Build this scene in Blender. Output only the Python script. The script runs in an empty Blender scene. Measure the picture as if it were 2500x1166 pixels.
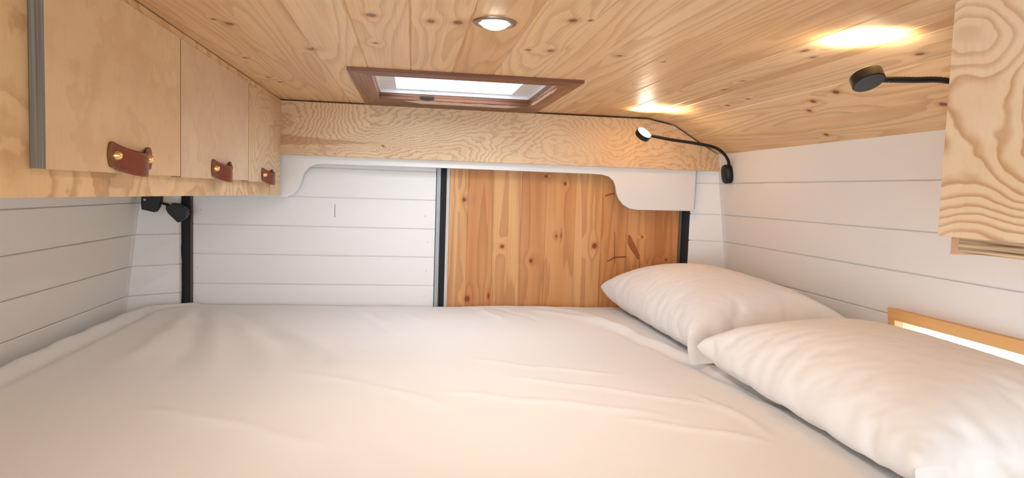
import bpy, bmesh, math, random
import numpy as np
from mathutils import Vector, Matrix
random.seed(7)
S = bpy.context.scene
COL = S.collection
PI = math.pi

# ------------------------------------------------------------------ camera
F_PX = 1650.0
YAW, PITCH, ROLL = -0.14977, 0.06919, 0.03273
CAM = np.array([0.0, 0.0, 1.30])
def cam_matrix(y, p, r):
    cy, sy, cp, sp, cr, sr = math.cos(y), math.sin(y), math.cos(p), math.sin(p), math.cos(r), math.sin(r)
    B = np.array([[1, 0, 0], [0, 0, -1], [0, 1, 0.]])
    return (np.array([[cr, -sr, 0], [sr, cr, 0], [0, 0, 1]]) @ np.array([[1, 0, 0], [0, cp, -sp], [0, sp, cp]])
            @ B @ np.array([[cy, sy, 0], [-sy, cy, 0], [0, 0, 1]]))
M = cam_matrix(YAW, PITCH, ROLL)
cd = bpy.data.cameras.new('camera'); cam = bpy.data.objects.new('camera', cd); COL.objects.link(cam)
mw = Matrix.Identity(4)
for i in range(3):
    mw[i][0] = M[0][i]; mw[i][1] = -M[1][i]; mw[i][2] = -M[2][i]; mw[i][3] = CAM[i]
cam.matrix_world = mw
cd.sensor_width = 36; cd.lens = 36 * F_PX / 2500; cd.clip_start = 0.02
S.camera = cam
def on(px, py, ax, val):
    """where the sight line of a photo pixel meets the plane axis = val"""
    v = M.T @ np.array([(px - 1250) / F_PX, (py - 583) / F_PX, 1.])
    return Vector(CAM + v * (val - CAM[ax]) / v[ax])

# ------------------------------------------------------------------ colour management, world, lights
S.view_settings.view_transform = 'Standard'
S.view_settings.look = 'None'
S.view_settings.exposure = 0.27
S.view_settings.gamma = 1.0
S.view_settings.use_curve_mapping = False
S.cycles.adaptive_threshold = 0.015
S.cycles.max_bounces = 8
S.cycles.diffuse_bounces = 5
S.cycles.sample_clamp_indirect = 8

W = bpy.data.worlds.new('sky'); S.world = W; W.use_nodes = True
bg = W.node_tree.nodes['Background']
bg.inputs[0].default_value = (0.78, 0.90, 1.0, 1); bg.inputs[1].default_value = 4.0

def area(name, loc, size, power, color, rot, size_y=None, portal=False):
    l = bpy.data.lights.new(name, 'AREA'); l.energy = power; l.color = color
    l.shape = 'RECTANGLE'; l.size = size; l.size_y = size_y or size
    o = bpy.data.objects.new(name, l); COL.objects.link(o); o.location = loc; o.rotation_euler = rot
    if portal: l.cycles.is_portal = True
    return o
# added unseen fill lamp behind the camera; sky enters through the open near end
area('added_side_fill', (-0.78, -0.95, 1.25), 1.1, 20, (0.80, 0.91, 1.0), Vector((1, 1.25, -0.02)).to_track_quat('-Z', 'Y').to_euler(), 1.0)
area('daylight_above_roof_light', (0.126, 1.88, 1.80), .42, 4.0, (0.86, 0.93, 1.0), (0, 0, 0), .38)

# ------------------------------------------------------------------ helpers
def tag(o, label=None, cat=None, group=None, kind=None):
    if label: o['label'] = label
    if cat: o['category'] = cat
    if group: o['group'] = group
    if kind: o['kind'] = kind
    return o
def thing(name, label, cat, loc=(0, 0, 0), group=None):
    o = bpy.data.objects.new(name, None); COL.objects.link(o); o.location = loc
    o.empty_display_size = 0.05
    return tag(o, label, cat, group)
def link(name, me, mat, parent=None, smooth=False):
    if isinstance(me, bmesh.types.BMesh):
        bm = me; me = bpy.data.meshes.new(name); bm.to_mesh(me); bm.free()
    o = bpy.data.objects.new(name, me); COL.objects.link(o)
    if mat:
        for m in (mat if isinstance(mat, (list, tuple)) else [mat]): me.materials.append(m)
    if parent:
        o.parent = parent; o.matrix_parent_inverse = Matrix.Translation(-Vector(parent.location))
        # keep the mesh in world coordinates: shift it so the parent's offset is undone
    if smooth:
        for p in me.polygons: p.use_smooth = True
    return o
def bevel_mod(o, w, seg=2):
    m = o.modifiers.new('bevel', 'BEVEL'); m.width = w; m.segments = seg; m.limit_method = 'ANGLE'; m.angle_limit = math.radians(40)
    m.harden_normals = False
    return o
def box_bm(x0, x1, y0, y1, z0, z1, bm=None):
    bm = bm or bmesh.new()
    v = [bm.verts.new((x, y, z)) for x in (x0, x1) for y in (y0, y1) for z in (z0, z1)]
    for f in ((0, 1, 3, 2), (4, 6, 7, 5), (0, 4, 5, 1), (2, 3, 7, 6), (0, 2, 6, 4), (1, 5, 7, 3)):
        bm.faces.new([v[i] for i in f])
    return bm
def box(name, x0, x1, y0, y1, z0, z1, mat, parent=None, bev=0.0):
    o = link(name, box_bm(x0, x1, y0, y1, z0, z1), mat, parent)
    if bev: bevel_mod(o, bev)
    return o
def prism_bm(pts, axis, a0, a1, bm=None):
    """closed outline pts (2D) extruded along axis from a0 to a1"""
    bm = bm or bmesh.new()
    def P(p, a):
        return {0: (a, p[0], p[1]), 1: (p[0], a, p[1]), 2: (p[0], p[1], a)}[axis]
    A = [bm.verts.new(P(p, a0)) for p in pts]; B = [bm.verts.new(P(p, a1)) for p in pts]
    n = len(pts)
    bm.faces.new(A); bm.faces.new(B[::-1])
    for i in range(n):
        bm.faces.new((A[i], B[i], B[(i + 1) % n], A[(i + 1) % n]))
    bmesh.ops.recalc_face_normals(bm, faces=bm.faces)
    return bm
def lathe_bm(profile, center, axis, n=40, bm=None):
    """profile: (r, h) list revolved round axis through center"""
    bm = bm or bmesh.new()
    axis = Vector(axis).normalized(); c = Vector(center)
    q = axis.to_track_quat('Z', 'Y')
    rings = []
    for r, h in profile:
        if r < 1e-6: rings.append([bm.verts.new(c + q @ Vector((0, 0, h)))])
        else: rings.append([bm.verts.new(c + q @ Vector((r * math.cos(2 * PI * k / n), r * math.sin(2 * PI * k / n), h))) for k in range(n)])
    for a, b in zip(rings, rings[1:]):
        for k in range(n):
            k2 = (k + 1) % n
            if len(a) == 1 and len(b) == 1: continue
            if len(a) == 1: bm.faces.new((a[0], b[k2], b[k]))
            elif len(b) == 1: bm.faces.new((a[k], a[k2], b[0]))
            else: bm.faces.new((a[k], a[k2], b[k2], b[k]))
    bmesh.ops.recalc_face_normals(bm, faces=bm.faces)
    return bm
def spline(pts, n=60):
    """Catmull-Rom through pts"""
    P = [Vector(p) for p in pts]; P = [2 * P[0] - P[1]] + P + [2 * P[-1] - P[-2]]
    out = []
    m = len(P) - 3
    for k in range(n + 1):
        t = k / n * m; i = min(int(t), m - 1); t -= i
        a, b, c, d = P[i:i + 4]
        out.append(0.5 * ((2 * b) + (c - a) * t + (2 * a - 5 * b + 4 * c - d) * t * t + (3 * b - a - 3 * c + d) * t ** 3))
    return out
def tube_bm(path, radius, n=14, bm=None, ribs=None):
    bm = bm or bmesh.new()
    rings = []; up = Vector((0.13, 0.21, 1)).normalized()
    for i, p in enumerate(path):
        t = (path[min(i + 1, len(path) - 1)] - path[max(i - 1, 0)]).normalized()
        s = t.cross(up).normalized(); u = s.cross(t)
        r = radius(i) if callable(radius) else radius
        rings.append([bm.verts.new(p + (s * math.cos(2 * PI * k / n) + u * math.sin(2 * PI * k / n)) * r) for k in range(n)])
    for a, b in zip(rings, rings[1:]):
        for k in range(n): bm.faces.new((a[k], a[(k + 1) % n], b[(k + 1) % n], b[k]))
    bm.faces.new(rings[0][::-1]); bm.faces.new(rings[-1])
    bmesh.ops.recalc_face_normals(bm, faces=bm.faces)
    return bm

# ------------------------------------------------------------------ node tools
class NT:
    def __init__(s, name):
        s.mat = bpy.data.materials.new(name); s.mat.use_nodes = True
        s.t = s.mat.node_tree; s.bsdf = s.t.nodes['Principled BSDF']
    def put(s, sock, v):
        if isinstance(v, bpy.types.NodeSocket): s.t.links.new(v, sock)
        elif v is not None: sock.default_value = v
    def math(s, op, a, b=None, c=None, clamp=False):
        n = s.t.nodes.new('ShaderNodeMath'); n.operation = op; n.use_clamp = clamp
        s.put(n.inputs[0], a); s.put(n.inputs[1], b)
        if c is not None: s.put(n.inputs[2], c)
        return n.outputs[0]
    def vec(s, op, a, b=None):
        n = s.t.nodes.new('ShaderNodeVectorMath'); n.operation = op
        s.put(n.inputs[0], a); s.put(n.inputs[1], b)
        return n.outputs['Value'] if op in ('LENGTH', 'DOT_PRODUCT', 'DISTANCE') else n.outputs[0]
    def xyz(s, x, y, z=0.0):
        n = s.t.nodes.new('ShaderNodeCombineXYZ'); s.put(n.inputs[0], x); s.put(n.inputs[1], y); s.put(n.inputs[2], z)
        return n.outputs[0]
    def sep(s, v):
        n = s.t.nodes.new('ShaderNodeSeparateXYZ'); s.put(n.inputs[0], v); return n.outputs
    def coord(s, k='Object'):
        return s.t.nodes.new('ShaderNodeTexCoord').outputs[k]
    def noise(s, v, scale=1.0, detail=2.0, rough=0.5, dist=0.0):
        n = s.t.nodes.new('ShaderNodeTexNoise'); s.put(n.inputs['Vector'], v)
        n.inputs['Scale'].default_value = scale; n.inputs['Detail'].default_value = detail
        n.inputs['Roughness'].default_value = rough; n.inputs['Distortion'].default_value = dist
        return n.outputs['Fac']
    def white(s, v):
        n = s.t.nodes.new('ShaderNodeTexWhiteNoise'); n.noise_dimensions = '1D'; s.put(n.inputs['W'], v); return n.outputs['Value']
    def mapr(s, v, a, b, c, d, smooth=True):
        n = s.t.nodes.new('ShaderNodeMapRange'); n.interpolation_type = 'SMOOTHSTEP' if smooth else 'LINEAR'
        s.put(n.inputs['Value'], v)
        for i, q in zip(range(1, 5), (a, b, c, d)): s.put(n.inputs[i], q)
        return n.outputs[0]
    def mix(s, f, a, b, mode='MIX'):
        n = s.t.nodes.new('ShaderNodeMix'); n.data_type = 'RGBA'; n.blend_type = mode
        s.put(n.inputs[0], f); s.put(n.inputs[6], a); s.put(n.inputs[7], b)
        return n.outputs[2]
    def ramp(s, f, stops):
        n = s.t.nodes.new('ShaderNodeValToRGB'); s.put(n.inputs[0], f)
        e = n.color_ramp.elements
        while len(e) < len(stops): e.new(0.5)
        for q, (p, c) in zip(e, stops): q.position = p; q.color = c
        return n.outputs[0]
    def bump(s, h, strength=0.2, dist=0.002):
        n = s.t.nodes.new('ShaderNodeBump'); n.inputs['Strength'].default_value = strength; n.inputs['Distance'].default_value = dist
        s.put(n.inputs['Height'], h); s.t.links.new(n.outputs[0], s.bsdf.inputs['Normal'])
    def set(s, **k):
        for a, v in k.items(): s.put(s.bsdf.inputs[a.replace('_', ' ')], v)
        return s.mat
def lin(r, g, b):
    f = lambda c: ((c / 255 + 0.055) / 1.055) ** 2.4 if c / 255 > 0.04045 else c / 255 / 12.92
    return (f(r), f(g), f(b), 1)
def plain(name, rgb, rough=0.5, metal=0.0, **k):
    n = NT(name)
    v = n.noise(n.coord(), 35, 3)
    c = n.mix(v, lin(*[x * 0.94 for x in rgb]), lin(*[min(255, x * 1.05) for x in rgb]))
    return n.set(Base_Color=c, Roughness=rough, Metallic=metal, **k)

def knots(n, p, ks):
    """p: 2D position in metres; ks: (x, y, rx, ry) -> smallest normalised distance to a knot"""
    best = None
    for x, y, rx, ry in ks:
        d = n.vec('LENGTH', n.vec('MULTIPLY', n.vec('SUBTRACT', p, (x, y, 0)), (1 / rx, 1 / ry, 0)))
        best = d if best is None else n.math('MINIMUM', best, d)
    return best
def pine(name, tones, ks, plane, along, line=0.5, grain=11.0, knotcol=(95, 48, 18), rough=0.42, satin=0.25, planks=None):
    """planked pine. UV: u = metres along the grain, v = plank number + position across (0..1)"""
    n = NT(name)
    uv = n.sep(n.coord('UV'))
    u, v = uv[0], uv[1]
    pid = n.math('FLOOR', v)
    rnd = n.white(n.math('ADD', pid, 0.5)); rnd2 = n.white(n.math('ADD', pid, 77.5))
    ac = n.math('MULTIPLY', v, 0.1)
    gv = n.xyz(n.math('ADD', u, n.math('MULTIPLY', rnd, 30)), n.math('MULTIPLY', n.math('ADD', ac, n.math('MULTIPLY', pid, 1.7)), 1.0), n.math('MULTIPLY', rnd2, 9))
    ob = n.sep(n.coord('Object'))
    pos = n.xyz(ob[{'x': 0, 'y': 1, 'z': 2}[plane[0]]], ob[{'x': 0, 'y': 1, 'z': 2}[plane[1]]], 0.0)
    wob = n.noise(n.vec('MULTIPLY', gv, (9, 30, 1)), 1.0, 2)
    kd = knots(n, pos, ks) if ks else 9.0
    kd = n.math('ADD', kd, n.math('MULTIPLY', n.math('SUBTRACT', wob, 0.5), 0.9))
    field = n.noise(n.vec('MULTIPLY', gv, (0.75, 9, 1)), 1.0, 1.5, 0.45)
    kf = n.mapr(kd, 0.5, 6.0, 1.0, 0.0)
    g = n.math('ADD', n.math('MULTIPLY', field, grain), n.math('MULTIPLY', kf, 0.55))
    g = n.math('ADD', g, n.math('MULTIPLY', n.noise(n.vec('MULTIPLY', gv, (5, 90, 1)), 1.0, 2), 0.35))
    fr = n.math('FRACT', g)
    ring = n.math('MULTIPLY', n.mapr(fr, 0.35, 0.92, 0, 1), n.mapr(fr, 0.92, 1.0, 1, 0))
    fib = n.noise(n.vec('MULTIPLY', gv, (4, 420, 1)), 1.0, 2, 0.6)
    big = n.noise(n.vec('MULTIPLY', gv, (1.2, 14, 1)), 1.0, 2)
    t = n.math('ADD', n.math('MULTIPLY', rnd, 0.75), n.math('MULTIPLY', n.math('SUBTRACT', big, 0.5), 0.9))
    base = n.ramp(t, [(0.0, lin(*tones[0])), (0.5, lin(*tones[1])), (1.0, lin(*tones[2]))])
    if planks:      # tone set board by board
        acc = None
        for i, c in enumerate(planks):
            m = n.math('COMPARE', pid, float(i), 0.25)
            acc = n.mix(m, acc if acc is not None else base, lin(*c))
        base = n.mix(n.math('MULTIPLY', n.mapr(big, 0.35, 0.7, 0, 1), 0.35), acc, lin(*tones[2]))
    dark = lin(*[c * 0.80 * k for c, k in zip(tones[2], (1, 0.94, 0.84))])
    c = n.mix(n.math('MULTIPLY', ring, line), base, dark)
    c = n.mix(n.mapr(fib, 0.4, 0.8, 0, 0.22), c, dark)
    if ks:
        halo = n.mapr(kd, 0.7, 2.4, 0.4, 0.0)
        c = n.mix(halo, c, lin(knotcol[0] * 1.75, knotcol[1] * 2.05, knotcol[2] * 2.5))
        c = n.mix(n.mapr(kd, 0.5, 1.1, 0.8, 0.0), c, lin(*knotcol))
    n.bump(n.math('ADD', n.math('MULTIPLY', ring, -0.4), fib), 0.10, 0.001)
    return n.set(Base_Color=c, Roughness=n.mapr(fib, 0.2, 0.8, rough - .05, rough + .1), Specular_IOR_Level=satin + 0.15)

def plywood(name, plane, base, base2, linec, scale=(1.5, 4.0), N=20, strength=0.5, wobble=0.6, ks=(), fine=1.0, rough=0.5, warm=None, seed=0.0):
    """rotary-cut plywood: contour lines of a smooth field"""
    n = NT(name)
    ob = n.sep(n.coord('Object'))
    ix = {'x': 0, 'y': 1, 'z': 2}
    p = n.xyz(ob[ix[plane[0]]], ob[ix[plane[1]]], seed)
    f = n.noise(n.vec('MULTIPLY', p, (scale[0], scale[1], 1)), 1.0, 1.2, 0.5, 0.35)
    zig = n.noise(n.vec('MULTIPLY', p, (scale[0] * 9 * fine, scale[1] * 9 * fine, 1)), 1.0, 2, 0.6)
    g = n.math('MULTIPLY', f, N)
    g = n.math('ADD', g, n.math('MULTIPLY', zig, wobble))
    if ks:
        kd0 = knots(n, p, ks)
        g = n.math('ADD', g, n.math('MULTIPLY', n.mapr(kd0, 0.5, 6.0, 1.0, 0.0), 3.0))
    fr = n.math('FRACT', g)
    ring = n.math('MULTIPLY', n.mapr(fr, 0.35, 0.85, 0, 1), n.mapr(fr, 0.85, 1.0, 1, 0))
    fade = n.mapr(n.noise(n.vec('MULTIPLY', p, (scale[0] * 1.3, scale[1] * 1.3, 1)), 1.0, 2), 0.3, 0.62, 0.45, 1.0)
    blot = n.noise(n.vec('MULTIPLY', p, (3.2, 5.5, 1)), 1.0, 3, 0.55)
    c = n.mix(n.mapr(blot, 0.3, 0.7, 0, 1), lin(*base), lin(*base2))
    c = n.mix(n.math('MULTIPLY', n.math('MULTIPLY', ring, fade), strength), c, lin(*linec))
    fib = n.noise(n.vec('MULTIPLY', p, (160, 30, 1) if plane[1] == 'z' else (30, 160, 1)), 1.0, 2)
    c = n.mix(n.mapr(fib, 0.45, 0.8, 0, 0.12), c, lin(*linec))
    if ks:
        c = n.mix(n.mapr(kd0, 0.5, 1.2, 0.85, 0.0), c, lin(110, 72, 45))
    n.bump(ring, 0.06, 0.001)
    return n, c

# ------------------------------------------------------------------ materials
def paint(name, rgb, rough=0.45):
    n = NT(name)
    p = n.coord()
    v = n.noise(p, 2.2, 3)
    c = n.mix(v, lin(*[x * 0.975 for x in rgb]), lin(*rgb))
    n.bump(n.noise(n.vec('MULTIPLY', p, (18, 18, 190)), 1.0, 2), 0.02, 0.001)
    return n.set(Base_Color=c, Roughness=rough)
WHITE = paint('white_painted_board', (234, 231, 228))
WHITE_V = paint('white_painted_panel', (228, 226, 224), 0.4)
BLACK = plain('black_plastic', (13, 11, 13), 0.5)
BLACKM = plain('black_metal', (30, 26, 26), 0.38, 0.3)
RUBBER = plain('black_rubber', (14, 15, 20), 0.75)
GREYM = plain('grey_metal', (150, 155, 158), 0.45, 0.35)
LGREY = plain('pale_grey_seal', (196, 190, 186), 0.5)
BRASS = plain('brass', (244, 216, 150), 0.25, 1.0)
CHROME = plain('brushed_nickel', (150, 135, 120), 0.3, 0.9)
DARKV = plain('dark_void', (40, 26, 16), 0.9)
GREYPLY = NT('grey_plywood_edge')
_z = GREYPLY.sep(GREYPLY.coord())
_s = GREYPLY.noise(GREYPLY.xyz(GREYPLY.math('MULTIPLY', _z[0], 330.), 0.0, GREYPLY.math('MULTIPLY', _z[2], 3.0)), 1.0, 1)
GREYPLY = GREYPLY.set(Base_Color=GREYPLY.ramp(_s, [(0.3, lin(92, 86, 78)), (0.5, lin(122, 117, 110)), (0.7, lin(144, 137, 127))]), Roughness=0.6)
STRIPE = NT('plywood_edge_layers')
_z = STRIPE.sep(STRIPE.coord())
_s = STRIPE.noise(STRIPE.xyz(STRIPE.math('MULTIPLY', _z[1], 6.), 0.0, STRIPE.math('MULTIPLY', _z[2], 260.)), 1.0, 2)
STRIPE = STRIPE.set(Base_Color=STRIPE.ramp(_s, [(0.35, lin(112, 84, 62)), (0.5, lin(190, 160, 128)), (0.65, lin(214, 186, 150))]), Roughness=0.6)

def leather():
    n = NT('brown_leather')
    p = n.coord()
    v = n.noise(p, 90, 4)
    n.bump(v, 0.25, 0.0006)
    return n.set(Base_Color=n.mix(v, lin(98, 40, 24), lin(132, 58, 34)), Roughness=0.38)
LEATHER = leather()
EDGE = plain('gap_shade_ply_edge', (120, 78, 44), 0.7)  # plywood edge coloured dark to stand in for shade in the door gaps
LEATHER_EDGE = plain('leather_edge', (120, 84, 44), 0.6)

def fabric(name, a, b):
    n = NT(name)
    p = n.coord()
    v = n.noise(p, 3.0, 3)
    w = n.noise(p, 700, 1)
    n.bump(n.math('ADD', n.math('MULTIPLY', w, 0.25), n.noise(p, 30, 3)), 0.12, 0.003)
    n.set(Base_Color=n.mix(v, lin(*a), lin(*b)), Roughness=0.85, Specular_IOR_Level=0.2)
    n.set(Sheen_Weight=0.15)
    return n.mat
SHEET = fabric('white_cotton_sheet', (219, 215, 212), (226, 222, 219))
CASE = fabric('white_cotton_pillowcase', (226, 222, 219), (232, 228, 226))

def emit(name, col, strength):
    n = NT(name)
    n.set(Base_Color=(0.8, 0.8, 0.8, 1), Emission_Color=(*col, 1), Emission_Strength=strength)
    return n.mat
WARM = (1.0, 0.80, 0.52)
LED = emit('led_face', (1.0, 0.86, 0.66), 40)
LED2 = emit('downlight_lens', (1.0, 0.93, 0.82), 16)

# ------------------------------------------------------------------ measures
ZC = 1.575                       # flat ceiling
YB = 2.29                        # face of plywood bulkhead
YD = 2.354                       # rear doors
Y0 = -2.60                       # open near end of the van body
def XR(z): return 1.083 + (1.457 - z) * 0.13        # right wall leans outwards below
def XL(z): return -0.842 - (1.229 - z) * 0.12       # left wall

# ------------------------------------------------------------------ ceiling: pine planks with V grooves
HX0, HX1, HY0, HY1 = -0.100, 0.352, 1.675, 2.085     # roof light opening
PW = 0.0975
x_first = on(895, 157, 2, ZC).x
edges = [x_first + PW * k for k in range(-9, 30)]
flat = [x for x in edges if -1.0 < x < 0.80] + [0.813]
prof = [(x, ZC) for x in flat] + [(0.910, 1.557), (0.998, 1.505), (1.085, 1.456)]
prof.append((1.115, 1.43))
def ceiling():
    bm = bmesh.new(); uvl = bm.loops.layers.uv.new('UVMap')
    G, D = 0.0022, 0.0022
    for k in range(len(prof) - 1):
        (xa, za), (xb, zb) = prof[k], prof[k + 1]
        L = math.hypot(xb - xa, zb - za)
        tx, tz = (xb - xa) / L, (zb - za) / L; nx, nz = -tz, tx      # up, out of the room
        cs = [(0, D), (G, 0), (L - G, 0), (L, D)]
        extra = []
        for hx in (HX0, HX1):
            if abs(za - ZC) < 1e-6 and abs(zb - ZC) < 1e-6 and xa + G < hx < xb - G: extra.append((hx - xa, 0))
        cs = sorted(cs + extra)
        pts = [(xa + tx * s + nx * d, za + tz * s + nz * d, s) for s, d in cs]
        ys = [Y0, HY0, HY1, YD + 0.02]
        # butt joints between board lengths
        for a, b in zip(pts, pts[1:]):
            for y0, y1 in zip(ys, ys[1:]):
                mx = (a[0] + b[0]) / 2
                if HX0 < mx < HX1 and y0 == HY0 and abs(za - ZC) < 1e-6: continue
                vs = [bm.verts.new((a[0], y0, a[1])), bm.verts.new((b[0], y0, b[1])), bm.verts.new((b[0], y1, b[1])), bm.verts.new((a[0], y1, a[1]))]
                f = bm.faces.new(vs[::-1])
                for lp in f.loops:
                    vv = lp.vert.co
                    s = a[2] if (abs(vv.x - a[0]) < 1e-7) else b[2]
                    lp[uvl].uv = (vv.y, k + min(max(s / L, 0.002), 0.998))
    bmesh.ops.remove_doubles(bm, verts=bm.verts, dist=1e-6)
    return bm
ck = [on(x, y, 2, ZC) for x, y in ((1118, 55), (1398, 50), (1442, 50), (916, 105), (1512, 136), (1052, 52), (560, 58), (521, 47), (598, 141), (1290, 122), (1345, 124),
                                   (906, 37), (1620, 151), (684, 200), (655, 189), (1965, 124), (760, 120), (1660, 222), (1985, 140))]
ck2 = [on(x, y, 2, 1.535) for x, y in ((1775, 282), (1985, 251), (1765, 258), (1976, 259), (1810, 240))] + [on(x, y, 2, 1.49) for x, y in ((1822, 311), (2018, 313), (2238, 236))] + [on(x, y, 2, 1.47) for x, y in ((2300, 288), (2036, 308))]
sz = [(.0085, .015), (.009, .012), (.0045, .006), (.006, .009), (.007, .008)]
kl = [(p.x, p.y, *sz[i % 5]) for i, p in enumerate(ck)] + [(p.x, p.y, .006, .011) for p in ck2]
PINE_C = pine('pine_ceiling_board', ((234, 200, 156), (226, 187, 140), (208, 162, 114)), kl, 'xy', 'y', line=0.36, grain=14)
ceil = tag(link('ceiling', ceiling(), PINE_C), kind='structure')

# ------------------------------------------------------------------ boarded walls
GROOVE = [(0, .006), (.0011, .006), (.0013, .0012), (.0030, 0)]      # shadow gap with eased board edges
def boards(name, pts, zs, mat, groove=0.0040):
    """horizontal boards: pts = function z -> list of (x, y) along the wall; zs = joint heights"""
    bm = bmesh.new()
    for z0, z1 in zip(zs, zs[1:]):
        rows = [(z0 + a, d) for a, d in GROOVE] + [(z1 - a, d) for a, d in GROOVE[::-1]]
        grid = []
        for z, d in rows:
            P = pts(z); r = []
            for i, (x, y) in enumerate(P):
                a = P[max(i - 1, 0)]; b = P[min(i + 1, len(P) - 1)]
                t = Vector((b[0] - a[0], b[1] - a[1], 0)).normalized()
                nrm = Vector((t.y, -t.x, 0))          # towards the room for our winding
                r.append(bm.verts.new((x - nrm.x * d, y - nrm.y * d, z)))
            grid.append(r)
        for a, b in zip(grid, grid[1:]):
            for i in range(len(a) - 1): bm.faces.new((a[i], a[i + 1], b[i + 1], b[i]))
    return bm
# left wall with its angled return to the door seal (room lies on +x side)
zl = [0.42, 0.524, 0.627, 0.730, 0.832, 0.934, 1.0285, 1.129, 1.229, 1.330, 1.43, 1.60]
wl = tag(link('wall_left', boards('wall_left', lambda z: [(XL(z), -0.35), (XL(z), 2.245), (XL(z) + .004, 2.262), (-0.742, YD - 0.004)], zl, WHITE), WHITE), kind='structure')
# right wall (room lies on -x side) with its return; the window opening is left free
zr = [0.42, 0.525, 0.629, 0.732, 0.835, 0.937, 1.0395, 1.146, 1.243, 1.355, 1.475]
WY0, WY1, WZ0, WZ1 = 0.62, 1.413, 0.80, 1.031
def right_wall():
    full = lambda z: [(1.006, YD - 0.012), (XR(z) - .004, 2.300), (XR(z), 2.283), (XR(z), Y0)]
    bm = bmesh.new(); groove = 0.0040
    zz = sorted(set(zr + [WZ0, WZ1]))
    for z0, z1 in zip(zz, zz[1:]):
        g0 = groove if z0 in zr else 0; g1 = groove if z1 in zr else 0
        rows = ([(z0 + a, d) for a, d in GROOVE] if g0 else [(z0, 0)]) + ([(z1 - a, d) for a, d in GROOVE[::-1]] if g1 else [(z1, 0)])
        hole = z0 >= WZ0 - 1e-6 and z1 <= WZ1 + 1e-6
        segs = [lambda z: full(z)[:3] + [(XR(z), WY1)], lambda z: [(XR(z), WY0), (XR(z), Y0)]] if hole else [full]
        for fn in segs:
            grid = []
            for z, d in rows:
                grid.append([bm.verts.new((x + d * 0.9, y + (d * .4 if i < 2 else 0), z)) for i, (x, y) in enumerate(fn(z))])
            for a, b in zip(grid, grid[1:]):
                for i in range(len(a) - 1): bm.faces.new((a[i], a[i + 1], b[i + 1], b[i]))
    return bm
wr = tag(link('wall_right', right_wall(), WHITE), kind='structure')
# body of the van behind the doors' edges (shell above and beside the doors)
bmw = bmesh.new()
box_bm(-1.0, 1.3, YD + 0.035, YD + 0.05, 0.3, 1.75, bmw)
wb = tag(link('wall_back', bmw, DARKV), kind='structure')
fl = tag(link('floor', box_bm(-1.0, 1.3, Y0, YD + 0.05, 0.36, 0.40), plain('floor_vinyl', (150, 135, 118), 0.5)), kind='structure')

# ------------------------------------------------------------------ rear doors
zd = [0.46, 0.565, 0.665, 0.765, 0.865, 0.965, 1.0645, 1.1625, 1.262, 1.362, 1.46]
d1 = tag(link('door_1', boards('door_1', lambda z: [(-0.708, YD), (0.084, YD)], zd, WHITE), WHITE), kind='structure')
bm = bmesh.new(); box_bm(-0.708, 0.084, YD + .004, YD + 0.03, 0.46, 1.46, bm)
link('door_core', bm, WHITE, d1)
# seam between two board lengths, and nail heads
s0, s1 = on(818, 498, 1, YD), on(818, 530, 1, YD)
box('board_seam', s0.x - .0007, s0.x + .0007, YD - 0.0006, YD + 0.001, s1.z, s0.z, DARKV, d1)
for px, py in ((490, 512), (482, 652), (480, 722), (1038, 527), (1044, 590), (1040, 660), (1036, 722)):
    p = on(px, py, 1, YD)
    link('nail_head', lathe_bm([(0, .0009), (.0016, .0007), (.0022, 0)], p, (0, -1, 0), 12), LGREY, d1)
# seals
def strip(name, pts0, mat, parent): return link(name, prism_bm(pts0, 2, 0.46, 1.46), mat, parent)
def wavy(x0, x1, y0, y1, z0, z1, amp, side, n=60):
    """rubber seal with a torn, uneven edge"""
    bm = bmesh.new(); R = []
    random.seed(3)
    off = 0
    for k in range(n + 1):
        z = z0 + (z1 - z0) * k / n
        off = 0.6 * off + random.uniform(-1, 1) * amp
        a, b = (x0 + off, x1) if side < 0 else (x0, x1 + off)
        R.append([bm.verts.new(c) for c in ((a, y0, z), (b, y0, z), (b, y1, z), (a, y1, z))])
    for p, q in zip(R, R[1:]):
        for k in range(4): bm.faces.new((p[k], p[(k + 1) % 4], q[(k + 1) % 4], q[k]))
    bm.faces.new(R[0]); bm.faces.new(R[-1][::-1])
    bmesh.ops.recalc_face_normals(bm, faces=bm.faces)
    return bm
link('rubber_seal', wavy(-0.741, -0.716, YD - 0.012, YD + 0.03, 0.5, 1.40, 0.0010, -1), RUBBER, d1, True)
box('metal_edge', -0.716, -0.709, YD - 0.006, YD + 0.02, 0.46, 1.45, plain('dark_bronze_edge', (88, 76, 62), 0.5), d1, 0.001)
box('metal_edge', 0.086, 0.100, YD - 0.004, YD + 0.03, 0.46, 1.46, GREYM, d1, 0.001)
link('rubber_seal', wavy(0.100, 0.120, YD + 0.001, YD + 0.03, 0.46, 1.46, 0.0, 1), RUBBER, d1)

# wooden door: vertical pine boards
bx = [on(x, 580, 1, YD).x for x in (1095, 1140, 1202, 1270, 1330, 1402, 1467, 1531, 1595, 1656)]
def wood_door():
    bm = bmesh.new(); uvl = bm.loops.layers.uv.new('UVMap')
    for k in range(len(bx) - 1):
        a, b = bx[k], bx[k + 1]; G = 0.0010
        L = b - a
        cs = [(a, 0.0012), (a + G, 0), (b - G, 0), (b, 0.0012)]
        for (xa, da), (xb, db) in zip(cs, cs[1:]):
            vs = [bm.verts.new((xa, YD + da, 0.46)), bm.verts.new((xb, YD + db, 0.46)), bm.verts.new((xb, YD + db, 1.46)), bm.verts.new((xa, YD + da, 1.46))]
            f = bm.faces.new(vs)
            for lp in f.loops:
                co = lp.vert.co
                lp[uvl].uv = (co.z, k + min(max((co.x - a) / L, .002), .998))
    bmesh.ops.remove_doubles(bm, verts=bm.verts, dist=1e-6)
    return bm
wk = []
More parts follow.
